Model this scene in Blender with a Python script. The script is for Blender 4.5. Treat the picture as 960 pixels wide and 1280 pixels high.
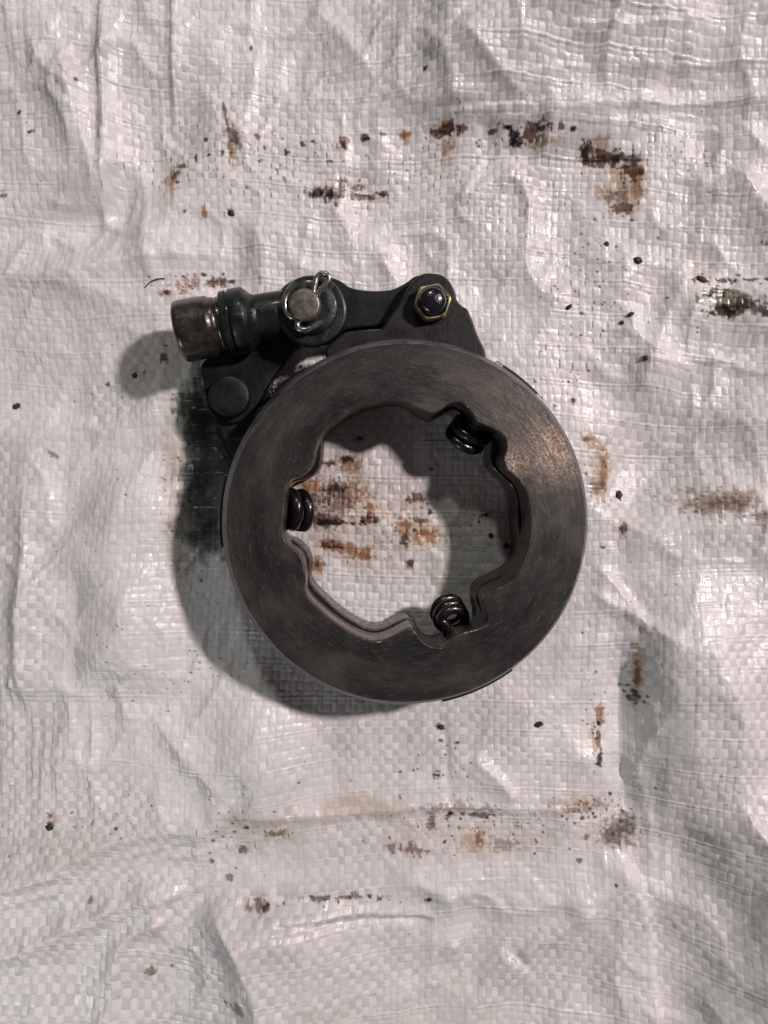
import bpy, bmesh, math, random
import numpy as np
from mathutils import Vector, Matrix

random.seed(7)
rng = np.random.default_rng(11)
SC = bpy.context.scene
for o in list(bpy.data.objects):
    bpy.data.objects.remove(o)

# ------------------------------------------------------------------ camera
F = 962.0                 # focal length in photo pixels (photo is 960 x 1280)
CAM_H = 0.391             # metres above the cloth
MM = 0.001
NAD = Vector((-36.0, 40.0, -F))                       # where straight down falls in the camera frame
Q = NAD.rotation_difference(Vector((0, 0, -1)))
cam = bpy.data.cameras.new('camera')
cam.sensor_fit = 'VERTICAL'
cam.sensor_height = 36.0
cam.lens = F / 1280.0 * 36.0
cam.clip_start = 0.01
cam.clip_end = 50
co = bpy.data.objects.new('camera', cam)
SC.collection.objects.link(co)
co.location = (0, 0, CAM_H)
co.rotation_mode = 'QUATERNION'
co.rotation_quaternion = Q
SC.camera = co

# ------------------------------------------------------------------ light
world = bpy.data.worlds.new('World')
SC.world = world
world.use_nodes = True
wn = world.node_tree
bg = wn.nodes['Background']
bg.inputs[0].default_value = (1.0, 0.84, 0.82, 1)
bg.inputs[1].default_value = 0.072

def lamp(name, az, el, dist, size, power, col, aim=(0.0, 0.0)):
    l = bpy.data.lights.new(name, 'AREA')
    l.shape = 'DISK'
    l.size = size
    l.energy = power
    l.color = col
    o = bpy.data.objects.new(name, l)
    SC.collection.objects.link(o)
    a, e = math.radians(az), math.radians(el)
    d = Vector((math.cos(a) * math.cos(e), math.sin(a) * math.cos(e), math.sin(e)))
    tgt = Vector((aim[0], aim[1], 0.0))
    o.location = tgt + d * dist
    o.rotation_euler = (-d).to_track_quat('-Z', 'Y').to_euler()
    return o

lamp('key_lamp', 28, 47, 3.4, 0.24, 124.0, (1.0, 0.90, 0.887))
lamp('second_lamp', 96, 44, 2.2, 0.15, 8.2, (0.97, 1.0, 0.95))
lamp('window_light', 228, 40, 0.50, 0.16, 0.92, (0.92, 1.0, 1.0), (-.17, -.24))

SC.view_settings.view_transform = 'Standard'
SC.view_settings.look = 'None'
SC.view_settings.exposure = 0.0
SC.view_settings.gamma = 1.0

# ------------------------------------------------------------------ mapping helpers
def W(px, py, z_mm):
    """photo pixel -> world metres on the level plane z."""
    d = Q @ Vector((px - 480.0, 640.0 - py, -F))
    t = (CAM_H - z_mm * MM) / -d.z
    return Vector((d.x * t, d.y * t, z_mm * MM))

_l, _r, _t, _b = W(275.5, 652, 36), W(737, 652, 36), W(507, 424.5, 36), W(507, 880, 36)
C_TOP = Vector(((_l.x + _r.x) / 2, (_t.y + _b.y) / 2, 0.042))
R_OUT = ((_r.x - _l.x) + (_t.y - _b.y)) / 4 / MM
ROOT = Vector((C_TOP.x, C_TOP.y, 0.0))

def L(px, py, z):                                     # millimetres relative to the disc centre
    w = (W(px, py, z) - ROOT) / MM
    return (w.x, w.y)

# ------------------------------------------------------------------ noise in numpy
def hash2(ix, iy, seed):
    n = (ix.astype(np.int64) * 374761393 + iy.astype(np.int64) * 668265263 + seed * 974634777) & 0x7fffffff
    n = ((n ^ (n >> 13)) * 1274126177) & 0x7fffffff
    n = (n ^ (n >> 16)) & 0x7fffffff
    return n / float(0x7fffffff)

def vnoise(x, y, seed):
    ix = np.floor(x); iy = np.floor(y)
    fx = x - ix; fy = y - iy
    fx = fx * fx * fx * (fx * (fx * 6 - 15) + 10)
    fy = fy * fy * fy * (fy * (fy * 6 - 15) + 10)
    a = hash2(ix, iy, seed); b = hash2(ix + 1, iy, seed)
    c = hash2(ix, iy + 1, seed); d = hash2(ix + 1, iy + 1, seed)
    return (a + (b - a) * fx) * (1 - fy) + (c + (d - c) * fx) * fy

def fbm(x, y, seed, octv=4):
    s = 0; a = 1.0; t = 0
    for k in range(octv):
        s = s + a * vnoise(x * 2 ** k + 17.3 * k, y * 2 ** k - 9.1 * k, seed + k)
        t += a; a *= 0.5
    return s / t

def sstep(a, b, x):
    t = np.clip((x - a) / (b - a), 0, 1)
    return t * t * (3 - 2 * t)

# ------------------------------------------------------------------ materials
def newmat(name):
    m = bpy.data.materials.new(name)
    m.use_nodes = True
    nt = m.node_tree
    return m, nt, nt.nodes['Principled BSDF'], nt.nodes.new, nt.links.new

def ramp(nt, src, stops):
    r = nt.nodes.new('ShaderNodeValToRGB')
    els = r.color_ramp.elements
    while len(els) < len(stops):
        els.new(0.5)
    for e, (p, c) in zip(els, stops):
        e.position = p
        e.color = (c[0], c[1], c[2], 1) if isinstance(c, tuple) else (c, c, c, 1)
    nt.links.new(src, r.inputs[0])
    return r.outputs[0]

def noise(nt, vec, scale, detail=4, rough=0.55, dist=0.0):
    n = nt.nodes.new('ShaderNodeTexNoise')
    n.inputs['Scale'].default_value = scale
    n.inputs['Detail'].default_value = detail
    n.inputs['Roughness'].default_value = rough
    n.inputs['Distortion'].default_value = dist
    nt.links.new(vec, n.inputs['Vector'])
    return n.outputs['Fac']

def mixc(nt, fac, a, b, mode='MIX'):
    m = nt.nodes.new('ShaderNodeMix')
    m.data_type = 'RGBA'
    m.blend_type = mode
    for sock, v in ((m.inputs[0], fac), (m.inputs[6], a), (m.inputs[7], b)):
        if hasattr(v, 'is_linked'):
            nt.links.new(v, sock)
        elif isinstance(v, tuple):
            sock.default_value = (v[0], v[1], v[2], 1)
        else:
            sock.default_value = v
    return m.outputs[2]

def mathn(nt, op, a, b=None):
    m = nt.nodes.new('ShaderNodeMath')
    m.operation = op
    for i, v in enumerate((a, b)):
        if v is None:
            continue
        if hasattr(v, 'is_linked'):
            nt.links.new(v, m.inputs[i])
        else:
            m.inputs[i].default_value = v
    return m.outputs[0]

def bump(nt, h, strength, dist):
    b = nt.nodes.new('ShaderNodeBump')
    b.inputs['Strength'].default_value = strength
    b.inputs['Distance'].default_value = dist
    nt.links.new(h, b.inputs['Height'])
    return b.outputs[0]

def coord(nt):
    return nt.nodes.new('ShaderNodeTexCoord').outputs['Object']

def mat_disc():
    m, nt, p, N, K = newmat('oily_ground_iron')
    c = coord(nt)
    sp = N('ShaderNodeSeparateXYZ'); K(c, sp.inputs[0])
    r = mathn(nt, 'SQRT', mathn(nt, 'ADD', mathn(nt, 'MULTIPLY', sp.outputs[0], sp.outputs[0]),
                                mathn(nt, 'MULTIPLY', sp.outputs[1], sp.outputs[1])))
    cn = N('ShaderNodeVectorMath'); cn.operation = 'NORMALIZE'; K(c, cn.inputs[0])
    sc = N('ShaderNodeCombineXYZ')
    ns = N('ShaderNodeSeparateXYZ'); K(cn.outputs[0], ns.inputs[0])
    # ring-following coordinates: slow along the ring, quick across it
    K(mathn(nt, 'MULTIPLY', r, 420.0), sc.inputs[0])
    K(mathn(nt, 'MULTIPLY', ns.outputs[0], 1.6), sc.inputs[1])
    K(mathn(nt, 'MULTIPLY', ns.outputs[1], 1.6), sc.inputs[2])
    rings = noise(nt, sc.outputs[0], 1.0, 5, 0.65)
    sc2 = N('ShaderNodeCombineXYZ')
    K(mathn(nt, 'MULTIPLY', r, 90.0), sc2.inputs[0])
    K(mathn(nt, 'MULTIPLY', ns.outputs[0], 3.0), sc2.inputs[1])
    K(mathn(nt, 'MULTIPLY', ns.outputs[1], 3.0), sc2.inputs[2])
    smear = noise(nt, sc2.outputs[0], 1.0, 6, 0.62, 0.3)
    sc3 = N('ShaderNodeCombineXYZ')
    K(mathn(nt, 'MULTIPLY', r, 900.0), sc3.inputs[0])
    K(mathn(nt, 'MULTIPLY', ns.outputs[0], 16.0), sc3.inputs[1])
    K(mathn(nt, 'MULTIPLY', ns.outputs[1], 16.0), sc3.inputs[2])
    scratch = noise(nt, sc3.outputs[0], 1.0, 5, 0.75)
    blot = noise(nt, c, 34, 5, 0.6, 0.6)
    fine = noise(nt, c, 900, 3, 0.6)
    base = ramp(nt, smear, [(0.30, (0.013, 0.013, 0.013)), (0.5, (0.024, 0.0225, 0.0213)), (0.70, (0.046, 0.040, 0.0355))])
    base = mixc(nt, ramp(nt, blot, [(0.44, 0.0), (0.66, 0.6)]), base, (0.017, 0.018, 0.018))
    base = mixc(nt, ramp(nt, blot, [(0.26, 0.6), (0.38, 0.0)]), base, (0.055, 0.040, 0.031))
    K(base, p.inputs['Base Color'])
    p.inputs['Metallic'].default_value = 0.35
    # lamp sheen and glints put into colour over scuffed metal, more metallic there
    def near(px, py, r0, r1, amp, nz):
        dv = N('ShaderNodeVectorMath'); dv.operation = 'DISTANCE'
        x_, y_ = L(px, py, 42)
        K(c, dv.inputs[0]); dv.inputs[1].default_value = (x_ * MM, y_ * MM, 0.042)
        return ramp(nt, mathn(nt, 'ADD', dv.outputs['Value'], mathn(nt, 'MULTIPLY', mathn(nt, 'SUBTRACT', nz, 0.5), amp)), [(r0, 1.0), (r1, 0.0)])
    nz = noise(nt, sc2.outputs[0], 2.4, 5, 0.65, .2)
    nz2 = noise(nt, c, 240, 4, 0.7, .5)
    sheen_wear = near(668, 528, 0.002, 0.058, 0.075, nz)
    glints = mathn(nt, 'MAXIMUM', near(646, 578, 0.0, 0.0115, 0.018, nz2),
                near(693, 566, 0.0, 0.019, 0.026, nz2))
    grit = ramp(nt, noise(nt, sc3.outputs[0], 1.0, 5, 0.7, .4), [(0.36, 0.3), (0.62, 1.0)])
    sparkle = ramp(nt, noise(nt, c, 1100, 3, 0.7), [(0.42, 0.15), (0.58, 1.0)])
    wf = mathn(nt, 'MULTIPLY', sheen_wear, grit)
    hf = mathn(nt, 'MULTIPLY', glints, sparkle)
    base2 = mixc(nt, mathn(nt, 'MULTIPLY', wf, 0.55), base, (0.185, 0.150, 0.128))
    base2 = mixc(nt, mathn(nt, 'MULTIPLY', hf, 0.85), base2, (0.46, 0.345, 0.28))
    base2 = mixc(nt, ramp(nt, scratch, [(0.55, 0.0), (0.68, 0.7)]), base2, (0.085, 0.073, 0.065))
    base2 = mixc(nt, ramp(nt, rings, [(0.60, 0.0), (0.68, 0.45)]), base2, (0.018, 0.016, 0.015))
    K(base2, p.inputs['Base Color'])
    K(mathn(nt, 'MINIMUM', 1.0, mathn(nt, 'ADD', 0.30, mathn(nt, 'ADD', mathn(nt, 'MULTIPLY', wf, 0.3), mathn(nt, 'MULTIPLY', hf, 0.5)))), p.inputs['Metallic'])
    rg = ramp(nt, mathn(nt, 'ADD', mathn(nt, 'MULTIPLY', smear, 0.7), mathn(nt, 'MULTIPLY', fine, 0.3)),
              [(0.32, 0.26), (0.68, 0.56)])
    K(rg, p.inputs['Roughness'])
    h = mathn(nt, 'ADD', mathn(nt, 'ADD', rings, mathn(nt, 'MULTIPLY', scratch, 1.1)), mathn(nt, 'MULTIPLY', noise(nt, c, 420, 4, 0.7), mathn(nt, 'ADD', 0.25, mathn(nt, 'MULTIPLY', sheen_wear, 1.6))))
    K(bump(nt, h, 0.42, 0.00022), p.inputs['Normal'])
    return m

def mat_iron(name, col, col2, rough=(0.3, 0.55), metallic=0.3, scale=120, bumpd=0.0004, bs=0.5, wet=0.0, rust=None, spec=0.5):
    m, nt, p, N, K = newmat(name)
    c = coord(nt)
    n1 = noise(nt, c, scale, 6, 0.62, 0.3)
    n2 = noise(nt, c, scale * 5, 5, 0.65)
    base = ramp(nt, n1, [(0.32, col), (0.68, col2)])
    if rust:
        base = mixc(nt, ramp(nt, noise(nt, c, scale * 0.6 + 11, 5, 0.6), [(0.55, 0.0), (0.66, 0.8)]), base, rust)
    wear = noise(nt, c, scale * 1.7 + 40, 6, 0.72, 0.8)
    base = mixc(nt, ramp(nt, wear, [(0.60, 0.0), (0.70, 0.55)]), base, tuple(min(1, 2.6 * v + .004) for v in col2))
    K(base, p.inputs['Base Color'])
    p.inputs['Metallic'].default_value = metallic
    p.inputs['Specular IOR Level'].default_value = spec
    K(ramp(nt, n1, [(0.35, rough[0]), (0.65, rough[1])]), p.inputs['Roughness'])
    K(bump(nt, mathn(nt, 'ADD', n1, mathn(nt, 'MULTIPLY', n2, 0.45)), bs, bumpd), p.inputs['Normal'])
    if wet:
        p.inputs['Coat Weight'].default_value = wet
        p.inputs['Coat Roughness'].default_value = 0.14
    return m

M_DISC = mat_disc()
M_RIM = mat_iron('scuffed_rim_iron', (0.050, 0.050, 0.052), (0.150, 0.150, 0.156), (0.34, 0.55), 0.3, 110, 0.0004, 0.7)
M_WALL = mat_iron('cast_wall_iron', (0.018, 0.010, 0.010), (0.060, 0.036, 0.035), (0.26, 0.6), 0.15, 260, 0.0007, 0.9, 0.5)
M_CAST = mat_iron('black_cast_iron', (0.0045, 0.0042, 0.0042), (0.0105, 0.0088, 0.0082), (0.38, 0.6), 0.0, 130, 0.0004, 0.6, 0.0, spec=.26)
M_LINK = mat_iron('blue_black_steel', (0.0025, 0.0036, 0.0042), (0.0052, 0.0070, 0.0080), (0.34, 0.58), 0.0, 110, 0.0004, 0.6, 0.0, spec=.24)
M_ROD = mat_iron('oily_dark_steel', (0.004, 0.006, 0.0065), (0.011, 0.014, 0.014), (0.22, 0.46), 0.2, 190, 0.0006, 0.7, 0.15, spec=.35)
M_CAP = mat_iron('brown_worn_steel', (0.016, 0.015, 0.015), (0.060, 0.046, 0.040), (0.20, 0.36), 0.5, 260, 0.0004, 0.6, 0.5)
M_PIN = mat_iron('dull_grey_pin_steel', (0.085, 0.078, 0.060), (0.165, 0.145, 0.115), (0.32, 0.5), 0.65, 300, 0.0003, 0.4)
M_WIRE = mat_iron('bright_wire_steel', (0.20, 0.20, 0.19), (0.36, 0.36, 0.34), (0.2, 0.36), 0.9, 300, 0.0002, 0.3)
M_ZINC = mat_iron('yellow_zinc_steel', (0.20, 0.165, 0.09), (0.46, 0.39, 0.25), (0.24, 0.42), 0.8, 260, 0.0003, 0.4)
M_DOME = mat_iron('black_wet_bolt', (0.006, 0.007, 0.010), (0.014, 0.014, 0.018), (0.1, 0.22), 0.3, 300, 0.0004, 0.5, 0.6)
M_SPRING = mat_iron('oiled_spring_steel', (0.006, 0.006, 0.007), (0.020, 0.014, 0.012), (0.10, 0.34), 0.4, 260, 0.0005, 0.5, 0.4)
M_CRUMB = mat_iron('black_grease_crumb', (0.006, 0.005, 0.004), (0.018, 0.012, 0.009), (0.35, 0.6), 0.0, 900, 0.0005, 0.8)
M_PAD = mat_iron('bright_edged_pad', (0.010, 0.011, 0.012), (0.02, 0.02, 0.02), (0.3, 0.4), 0.3, 90, 0.0002, 0.3)
M_BRIGHT = mat_iron('bright_steel', (0.45, 0.45, 0.44), (0.7, 0.7, 0.69), (0.25, 0.35), 0.9, 300, 0.0002, 0.3)
M_GRIME = mat_iron('oily_grit', (0.010, 0.006, 0.006), (0.035, 0.020, 0.020), (0.12, 0.4), 0.1, 700, 0.0005, 0.9, 0.6)

# ------------------------------------------------------------------ mesh helpers
def mesh_obj(name, verts, faces, mat, parent=None, smooth=True, angle=35, mats=None, fmat=None):
    me = bpy.data.meshes.new(name)
    me.from_pydata([(v[0] * MM, v[1] * MM, v[2] * MM) for v in verts], [], faces)
    for mm_ in (mats or [mat]):
        me.materials.append(mm_)
    if fmat:
        me.polygons.foreach_set('material_index', fmat)
    me.update()
    bm = bmesh.new(); bm.from_mesh(me)
    bmesh.ops.remove_doubles(bm, verts=bm.verts, dist=1e-7)
    bmesh.ops.recalc_face_normals(bm, faces=bm.faces)
    for f in bm.faces:
        f.smooth = smooth
    for e in bm.edges:
        if len(e.link_faces) == 2 and e.calc_face_angle(0) > math.radians(angle):
            e.smooth = False
    bm.to_mesh(me); bm.free()
    o = bpy.data.objects.new(name, me)
    SC.collection.objects.link(o)
    if parent:
        o.parent = parent
    return o

def catmull(pts, n_per=8, closed=True):
    out = []
    n = len(pts)
    rngi = range(n) if closed else range(n - 1)
    for i in rngi:
        if closed:
            p0, p1, p2, p3 = pts[i - 1], pts[i], pts[(i + 1) % n], pts[(i + 2) % n]
        else:
            p0, p1, p2, p3 = pts[max(i - 1, 0)], pts[i], pts[i + 1], pts[min(i + 2, n - 1)]
        for k in range(n_per):
            t = k / n_per
            out.append(tuple(0.5 * (2 * b + (c - a) * t + (2 * a - 5 * b + 4 * c - d) * t * t + (3 * b - a - 3 * c + d) * t ** 3)
                             for a, b, c, d in zip(p0, p1, p2, p3)))
    if not closed:
        out.append(tuple(pts[-1]))
    return out

def area2(loop):
    return sum(a[0] * b[1] - b[0] * a[1] for a, b in zip(loop, loop[1:] + loop[:1])) / 2

def ccw(loop):
    return loop if area2(loop) > 0 else loop[::-1]

def offset(loop, d):
    """inwards for a ccw loop when d > 0"""
    n = len(loop); out = []
    for i in range(n):
        a, b = loop[i - 1], loop[(i + 1) % n]
        tx, ty = b[0] - a[0], b[1] - a[1]
        l = math.hypot(tx, ty) or 1
        out.append((loop[i][0] - ty / l * d, loop[i][1] + tx / l * d))
    return out

def circle(cx, cy, r, n=64, a0=0):
    return [(cx + r * math.cos(a0 + 2 * math.pi * i / n), cy + r * math.sin(a0 + 2 * math.pi * i / n)) for i in range(n)]

def vn(x, y, seed):
    return float(vnoise(np.array(float(x)), np.array(float(y)), seed))

def solid(name, outer, holes, z0, z1, mat, parent, bev=0.6, top_steps=None, wall_mat=None, hole_bev=0.5, rim_mat=None, wob=0.0):
    """Plate with rounded upper edges. top_steps: list of (inset, z) for the outer edge instead of a plain round."""
    bm = bmesh.new()
    mats = [mat, wall_mat or mat, rim_mat or mat]
    def ring(loop, z):
        return [bm.verts.new((x * MM, y * MM, z * MM)) for x, y in loop]
    def skin(r0, r1, mi):
        n = len(r0)
        for i in range(n):
            try:
                f = bm.faces.new((r0[i], r0[(i + 1) % n], r1[(i + 1) % n], r1[i])); f.material_index = mi; f.smooth = True
            except ValueError:
                pass
    tops, bots = [], []
    outer = ccw(outer)
    steps = top_steps or [(0, z1 - bev), (bev * 0.3, z1 - bev * 0.3), (bev, z1)]
    rb = ring(outer, z0); bots.append(rb); prev = rb
    for k, (ins, z) in enumerate(steps):
        lp = offset(outer, ins)
        if wob and ins > 2:
            lp = [(x * q, y * q) for (x, y) in lp for q in (1 + .0035 * (vn(x * .35 + ins, y * .35, 8) - .5) - .004 * max(0, vn(x * .8, y * .8, 9) - .82),)]
        cur = ring(lp, z); skin(prev, cur, 1 if k == 0 else 2); prev = cur
    tops.append(prev)
    for h in holes:
        h = ccw(h)
        rb = ring(h, z0); bots.append(rb); prev = rb
        b = hole_bev
        levels = 8 if wob else 1
        for k in range(1, levels + 1):
            zz = z0 + (z1 - b - z0) * k / levels
            if wob:
                lp = offset(h, [0, .35, -.25, .1, .5, -.1, .3, -.3, 0][k] * wob)
            else:
                lp = h
            cur = ring(lp, zz); skin(prev, cur, 1); prev = cur
        for ins, z in ((-b * 0.35, z1 - b * 0.35), (-b, z1)):
            lp = offset(h, ins)
            if wob and z == z1:
                lp = [(x + .30 * (vn(x * .9, y * .9, 3) - .5) + .5 * max(0, vn(x * .5, y * .5, 4) - .8), y + .30 * (vn(x * .9, y * .9, 5) - .5)) for x, y in lp]
            cur = ring(lp, z); skin(prev, cur, 1); prev = cur
        tops.append(prev)
    for group in (tops, bots):
        edges = []
        for r in group:
            for i in range(len(r)):
                e = bm.edges.get((r[i], r[(i + 1) % len(r)])) or bm.edges.new((r[i], r[(i + 1) % len(r)]))
                edges.append(e)
        g = bmesh.ops.triangle_fill(bm, use_beauty=True, use_dissolve=False, edges=edges)
        for f in g['geom']:
            if isinstance(f, bmesh.types.BMFace):
                f.material_index = 0; f.smooth = False
    bmesh.ops.recalc_face_normals(bm, faces=bm.faces)
    for e in bm.edges:
        if len(e.link_faces) == 2 and e.calc_face_angle(0) > math.radians(38):
            e.smooth = False
    me = bpy.data.meshes.new(name)
    bm.to_mesh(me); bm.free()
    for m_ in mats:
        me.materials.append(m_)
    o = bpy.data.objects.new(name, me)
    SC.collection.objects.link(o)
    o.parent = parent
    return o

def lathe(name, prof, p0, axis, mat, parent, n=64, wob=0.0, seed=0):
    """prof = [(s, r)] mm along axis from p0 (mm)."""
    a = Vector(axis).normalized()
    u = a.orthogonal().normalized(); v = a.cross(u)
    vs, fs = [], []
    rr = random.Random(seed)
    ph = [rr.uniform(0, 6.28) for _ in range(4)]
    for k, (s, r) in enumerate(prof):
        for i in range(n):
            t = 2 * math.pi * i / n
            r2 = r * (1 + wob * (math.sin(3 * t + ph[0] + s * .3) + 0.6 * math.sin(7 * t + ph[1] - s * .5) + .4 * math.sin(13 * t + ph[2] + s)))
            q = Vector(p0) + a * s + (u * math.cos(t) + v * math.sin(t)) * r2
            vs.append(q)
    for k in range(len(prof) - 1):
        for i in range(n):
            j = (i + 1) % n
            fs.append((k * n + i, k * n + j, (k + 1) * n + j, (k + 1) * n + i))
    fs.append(tuple(range(n))[::-1])
    fs.append(tuple((len(prof) - 1) * n + i for i in range(n)))
    return mesh_obj(name, vs, fs, mat, parent, True, 40)

def tube(name, pts, r, mat, parent, n=12, cap=True, rfun=None):
    P = [Vector(p) for p in pts]
    vs, fs = [], []
    t0 = (P[1] - P[0]).normalized()
    u = t0.orthogonal().normalized()
    for i, p in enumerate(P):
        t = (P[min(i + 1, len(P) - 1)] - P[max(i - 1, 0)]).normalized()
        u = (u - t * u.dot(t)).normalized()
        v = t.cross(u)
        rr = r * (rfun(i / (len(P) - 1)) if rfun else 1)
        for k in range(n):
            a = 2 * math.pi * k / n
            vs.append(p + (u * math.cos(a) + v * math.sin(a)) * rr)
    for i in range(len(P) - 1):
        for k in range(n):
            j = (k + 1) % n
            fs.append((i * n + k, i * n + j, (i + 1) * n + j, (i + 1) * n + k))
    if cap:
        fs.append(tuple(range(n))[::-1]); fs.append(tuple((len(P) - 1) * n + k for k in range(n)))
    return mesh_obj(name, vs, fs, mat, parent, True, 60)

# ------------------------------------------------------------------ the sack cloth
S = 1.35
def axis_coords(lo, hi, far_lo, far_hi):
    core = np.arange(lo, hi + S, S)
    def grow(start, end, sgn):
        out = []; x = start; st = S * 1.5
        while (end - x) * sgn > 0:
            x += st * sgn; out.append(x); st = min(st * 1.12, 14)
        return out
    return np.array(grow(lo, far_lo, -1)[::-1] + list(core) + grow(hi, far_hi, 1)), len(grow(lo, far_lo, -1))
XS, IX0 = axis_coords(-45, 1005, -900, 1860)
YS, IY0 = axis_coords(-45, 1325, -900, 2180)
PX, PY = np.meshgrid(XS, YS)
NX, NY = len(XS), len(YS)

# big folds on a coarse lattice, in photo pixels; heights in mm
CS = 4.0
cx_ = np.arange(-900, 1861, CS); cy_ = np.arange(-900, 2181, CS)
CX, CY = np.meshgrid(cx_, cy_)
HZ = np.zeros_like(CX)

def ridge(pts, h, wl, wr, p=1.3, taper=0.25):
    """crest along pts; wl/wr = widths on the left/right of travel in image px; h in mm"""
    global HZ
    pad = 3.2 * max(wl, wr)
    xs = [q[0] for q in pts]; ys = [q[1] for q in pts]
    i0, i1 = np.searchsorted(cx_, [min(xs) - pad, max(xs) + pad])
    j0, j1 = np.searchsorted(cy_, [min(ys) - pad, max(ys) + pad])
    X = CX[j0:j1, i0:i1]; Y = CY[j0:j1, i0:i1]
    pl = catmull(pts, 6, False)
    best = np.full(X.shape, 1e9); side = np.zeros(X.shape); tt = np.zeros(X.shape)
    n = len(pl) - 1
    for k in range(n):
        ax, ay = pl[k]; bx, by = pl[k + 1]
        dx, dy = bx - ax, by - ay
        l2 = dx * dx + dy * dy + 1e-9
        t = np.clip(((X - ax) * dx + (Y - ay) * dy) / l2, 0, 1)
        ex, ey = X - ax - t * dx, Y - ay - t * dy
        d = np.hypot(ex, ey)
        m = d < best
        best = np.where(m, d, best)
        side = np.where(m, np.sign(dx * ey - dy * ex), side)     # + = right of travel in image (y down)
        tt = np.where(m, (k + t) / n, tt)
    w = np.where(side > 0, wr, wl)
    prof = np.exp(-(best / w) ** p)
    tp = sstep(0, taper, tt) * sstep(0, taper, 1 - tt) if taper > 0 else 1
    HZ[j0:j1, i0:i1] += h * prof * tp

def dome(cx, cy, rx, ry, h, ang=0):
    global HZ
    a = math.radians(ang)
    x = (CX - cx) * math.cos(a) + (CY - cy) * math.sin(a)
    y = -(CX - cx) * math.sin(a) + (CY - cy) * math.cos(a)
    HZ += h * np.exp(-((x / rx) ** 2 + (y / ry) ** 2))

def scarp(pts, h, run, back, taper=.2):
    """a bank falling over `run` px to the right of travel and dying away over `back` px on the left"""
    global HZ
    pl = catmull(pts, 8, False)
    best = np.full(CX.shape, 1e9); side = np.zeros(CX.shape); tt = np.zeros(CX.shape)
    n = len(pl) - 1
    for k in range(n):
        ax, ay = pl[k]; bx, by = pl[k + 1]
        dx, dy = bx - ax, by - ay
        t = np.clip(((CX - ax) * dx + (CY - ay) * dy) / (dx * dx + dy * dy + 1e-9), 0, 1)
        ex_, ey_ = CX - ax - t * dx, CY - ay - t * dy
        d = np.hypot(ex_, ey_)
        m = d < best
        best = np.where(m, d, best); side = np.where(m, np.sign(dx * ey_ - dy * ex_), side); tt = np.where(m, (k + t) / n, tt)
    wv = 1 + .25 * (fbm(CX / 70, CY / 70, 401, 2) - .5)
    down = np.clip(1 - best * wv / run, 0, 1)
    down = down - .08 * np.sin(2 * np.pi * down)
    up = sstep(1, 0, best / back)
    HZ += h * np.where(side > 0, down, up) * sstep(0, taper, tt) * sstep(0, taper, 1 - tt)

# soft overall undulation and crumple
wx = CX + 60 * (fbm(CX / 210, CY / 210, 5, 3) - .5); wy = CY + 60 * (fbm(CX / 210, CY / 210, 15, 3) - .5)
HZ += 7.0 * (fbm(wx / 260, wy / 260, 21, 2) - 0.5)
HZ += 2.6 * (1 - np.abs(2 * fbm(wx / 120, wy / 150, 31, 2) - 1)) ** 2
HZ += 1.5 * (1 - np.abs(2 * vnoise(wx / 60, wy / 82, 44) - 1)) ** 2 * (0.4 + 0.6 * fbm(CX / 200, CY / 200, 77, 2))
HZ += 0.8 * (1 - np.abs(2 * vnoise((wx + wy * .5) / 40, (wy - wx * .4) / 62, 49) - 1)) ** 2

# folds read off the photograph
ridge([(133, -40), (134, 90), (133, 200), (128, 300)], 2.4, 16, 5)
ridge([(220, -40), (221, 90), (216, 180)], 2.0, 18, 6)
ridge([(85, 60), (100, 140), (122, 230), (128, 290)], 3.0, 12, 34)
ridge([(60, 20), (90, 100), (95, 190)], 2.0, 22, 22)
ridge([(-30, 345), (80, 340), (190, 322), (300, 318)], 3.2, 34, 18)
ridge([(-30, 290), (70, 275), (170, 262)], -1.8, 22, 22)
ridge([(560, 60), (590, 90), (620, 120), (660, 150)], 2.6, 20, 14)
ridge([(480, 5), (540, 10), (580, 40)], 3.4, 12, 26)
ridge([(640, 30), (720, 36), (820, 32), (990, 20)], 4.2, 30, 22, taper=.1)
ridge([(600, 165), (720, 150), (850, 142), (990, 150)], 2.6, 16, 34, taper=.1)
ridge([(560, 150), (556, 110), (536, 70)], 3.0, 14, 40)
ridge([(860, 330), (838, 380), (812, 440), (790, 520)], 3.6, 55, 18)
ridge([(900, 220), (930, 260), (965, 310)], 4.0, 16, 26)
ridge([(750, 640), (800, 560), (850, 500), (910, 450), (990, 420)], -3.6, 30, 44, taper=.1)
ridge([(770, 690), (860, 660), (990, 650)], 3.2, 40, 22)
ridge([(735, 700), (770, 735), (800, 775), (845, 800)], 3.0, 8, 26)
ridge([(730, 735), (765, 755), (800, 770)], 2.2, 8, 14)
scarp([(900, 600), (872, 700), (852, 790), (848, 860), (852, 930), (866, 985), (900, 1040), (930, 1110)], 16, 82, 190, taper=.5)
scarp([(-250, -170), (480, -170), (1250, -170)], 9, 520, 300, taper=.15)
scarp([(1150, -500), (1150, 200), (1160, 1100)], 18, 360, 300, taper=.2)
ridge([(790, 800), (778, 880), (780, 960), (788, 1040)], -3.5, 12, 26)
ridge([(900, 985), (930, 1030), (960, 1080), (1010, 1120)], 5.0, 12, 24)
scarp([(1080, 980), (1040, 1130), (1030, 1260), (1040, 1480)], 38, 215, 260, taper=.3)
ridge([(770, 1060), (800, 1130), (812, 1200), (820, 1330)], 3.0, 10, 40, taper=.15)
ridge([(700, 1130), (760, 1115), (790, 1080)], 2.6, 20, 20)
ridge([(640, 1200), (690, 1165), (750, 1130)], 3.2, 10, 26)
ridge([(560, 1330), (600, 1250), (650, 1200)], 3.0, 16, 30, taper=.1)
ridge([(590, 945), (625, 975), (645, 1000)], 2.4, 8, 18)
ridge([(180, 880), (240, 950), (290, 1005)], 3.4, 30, 16, taper=.4)
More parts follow.
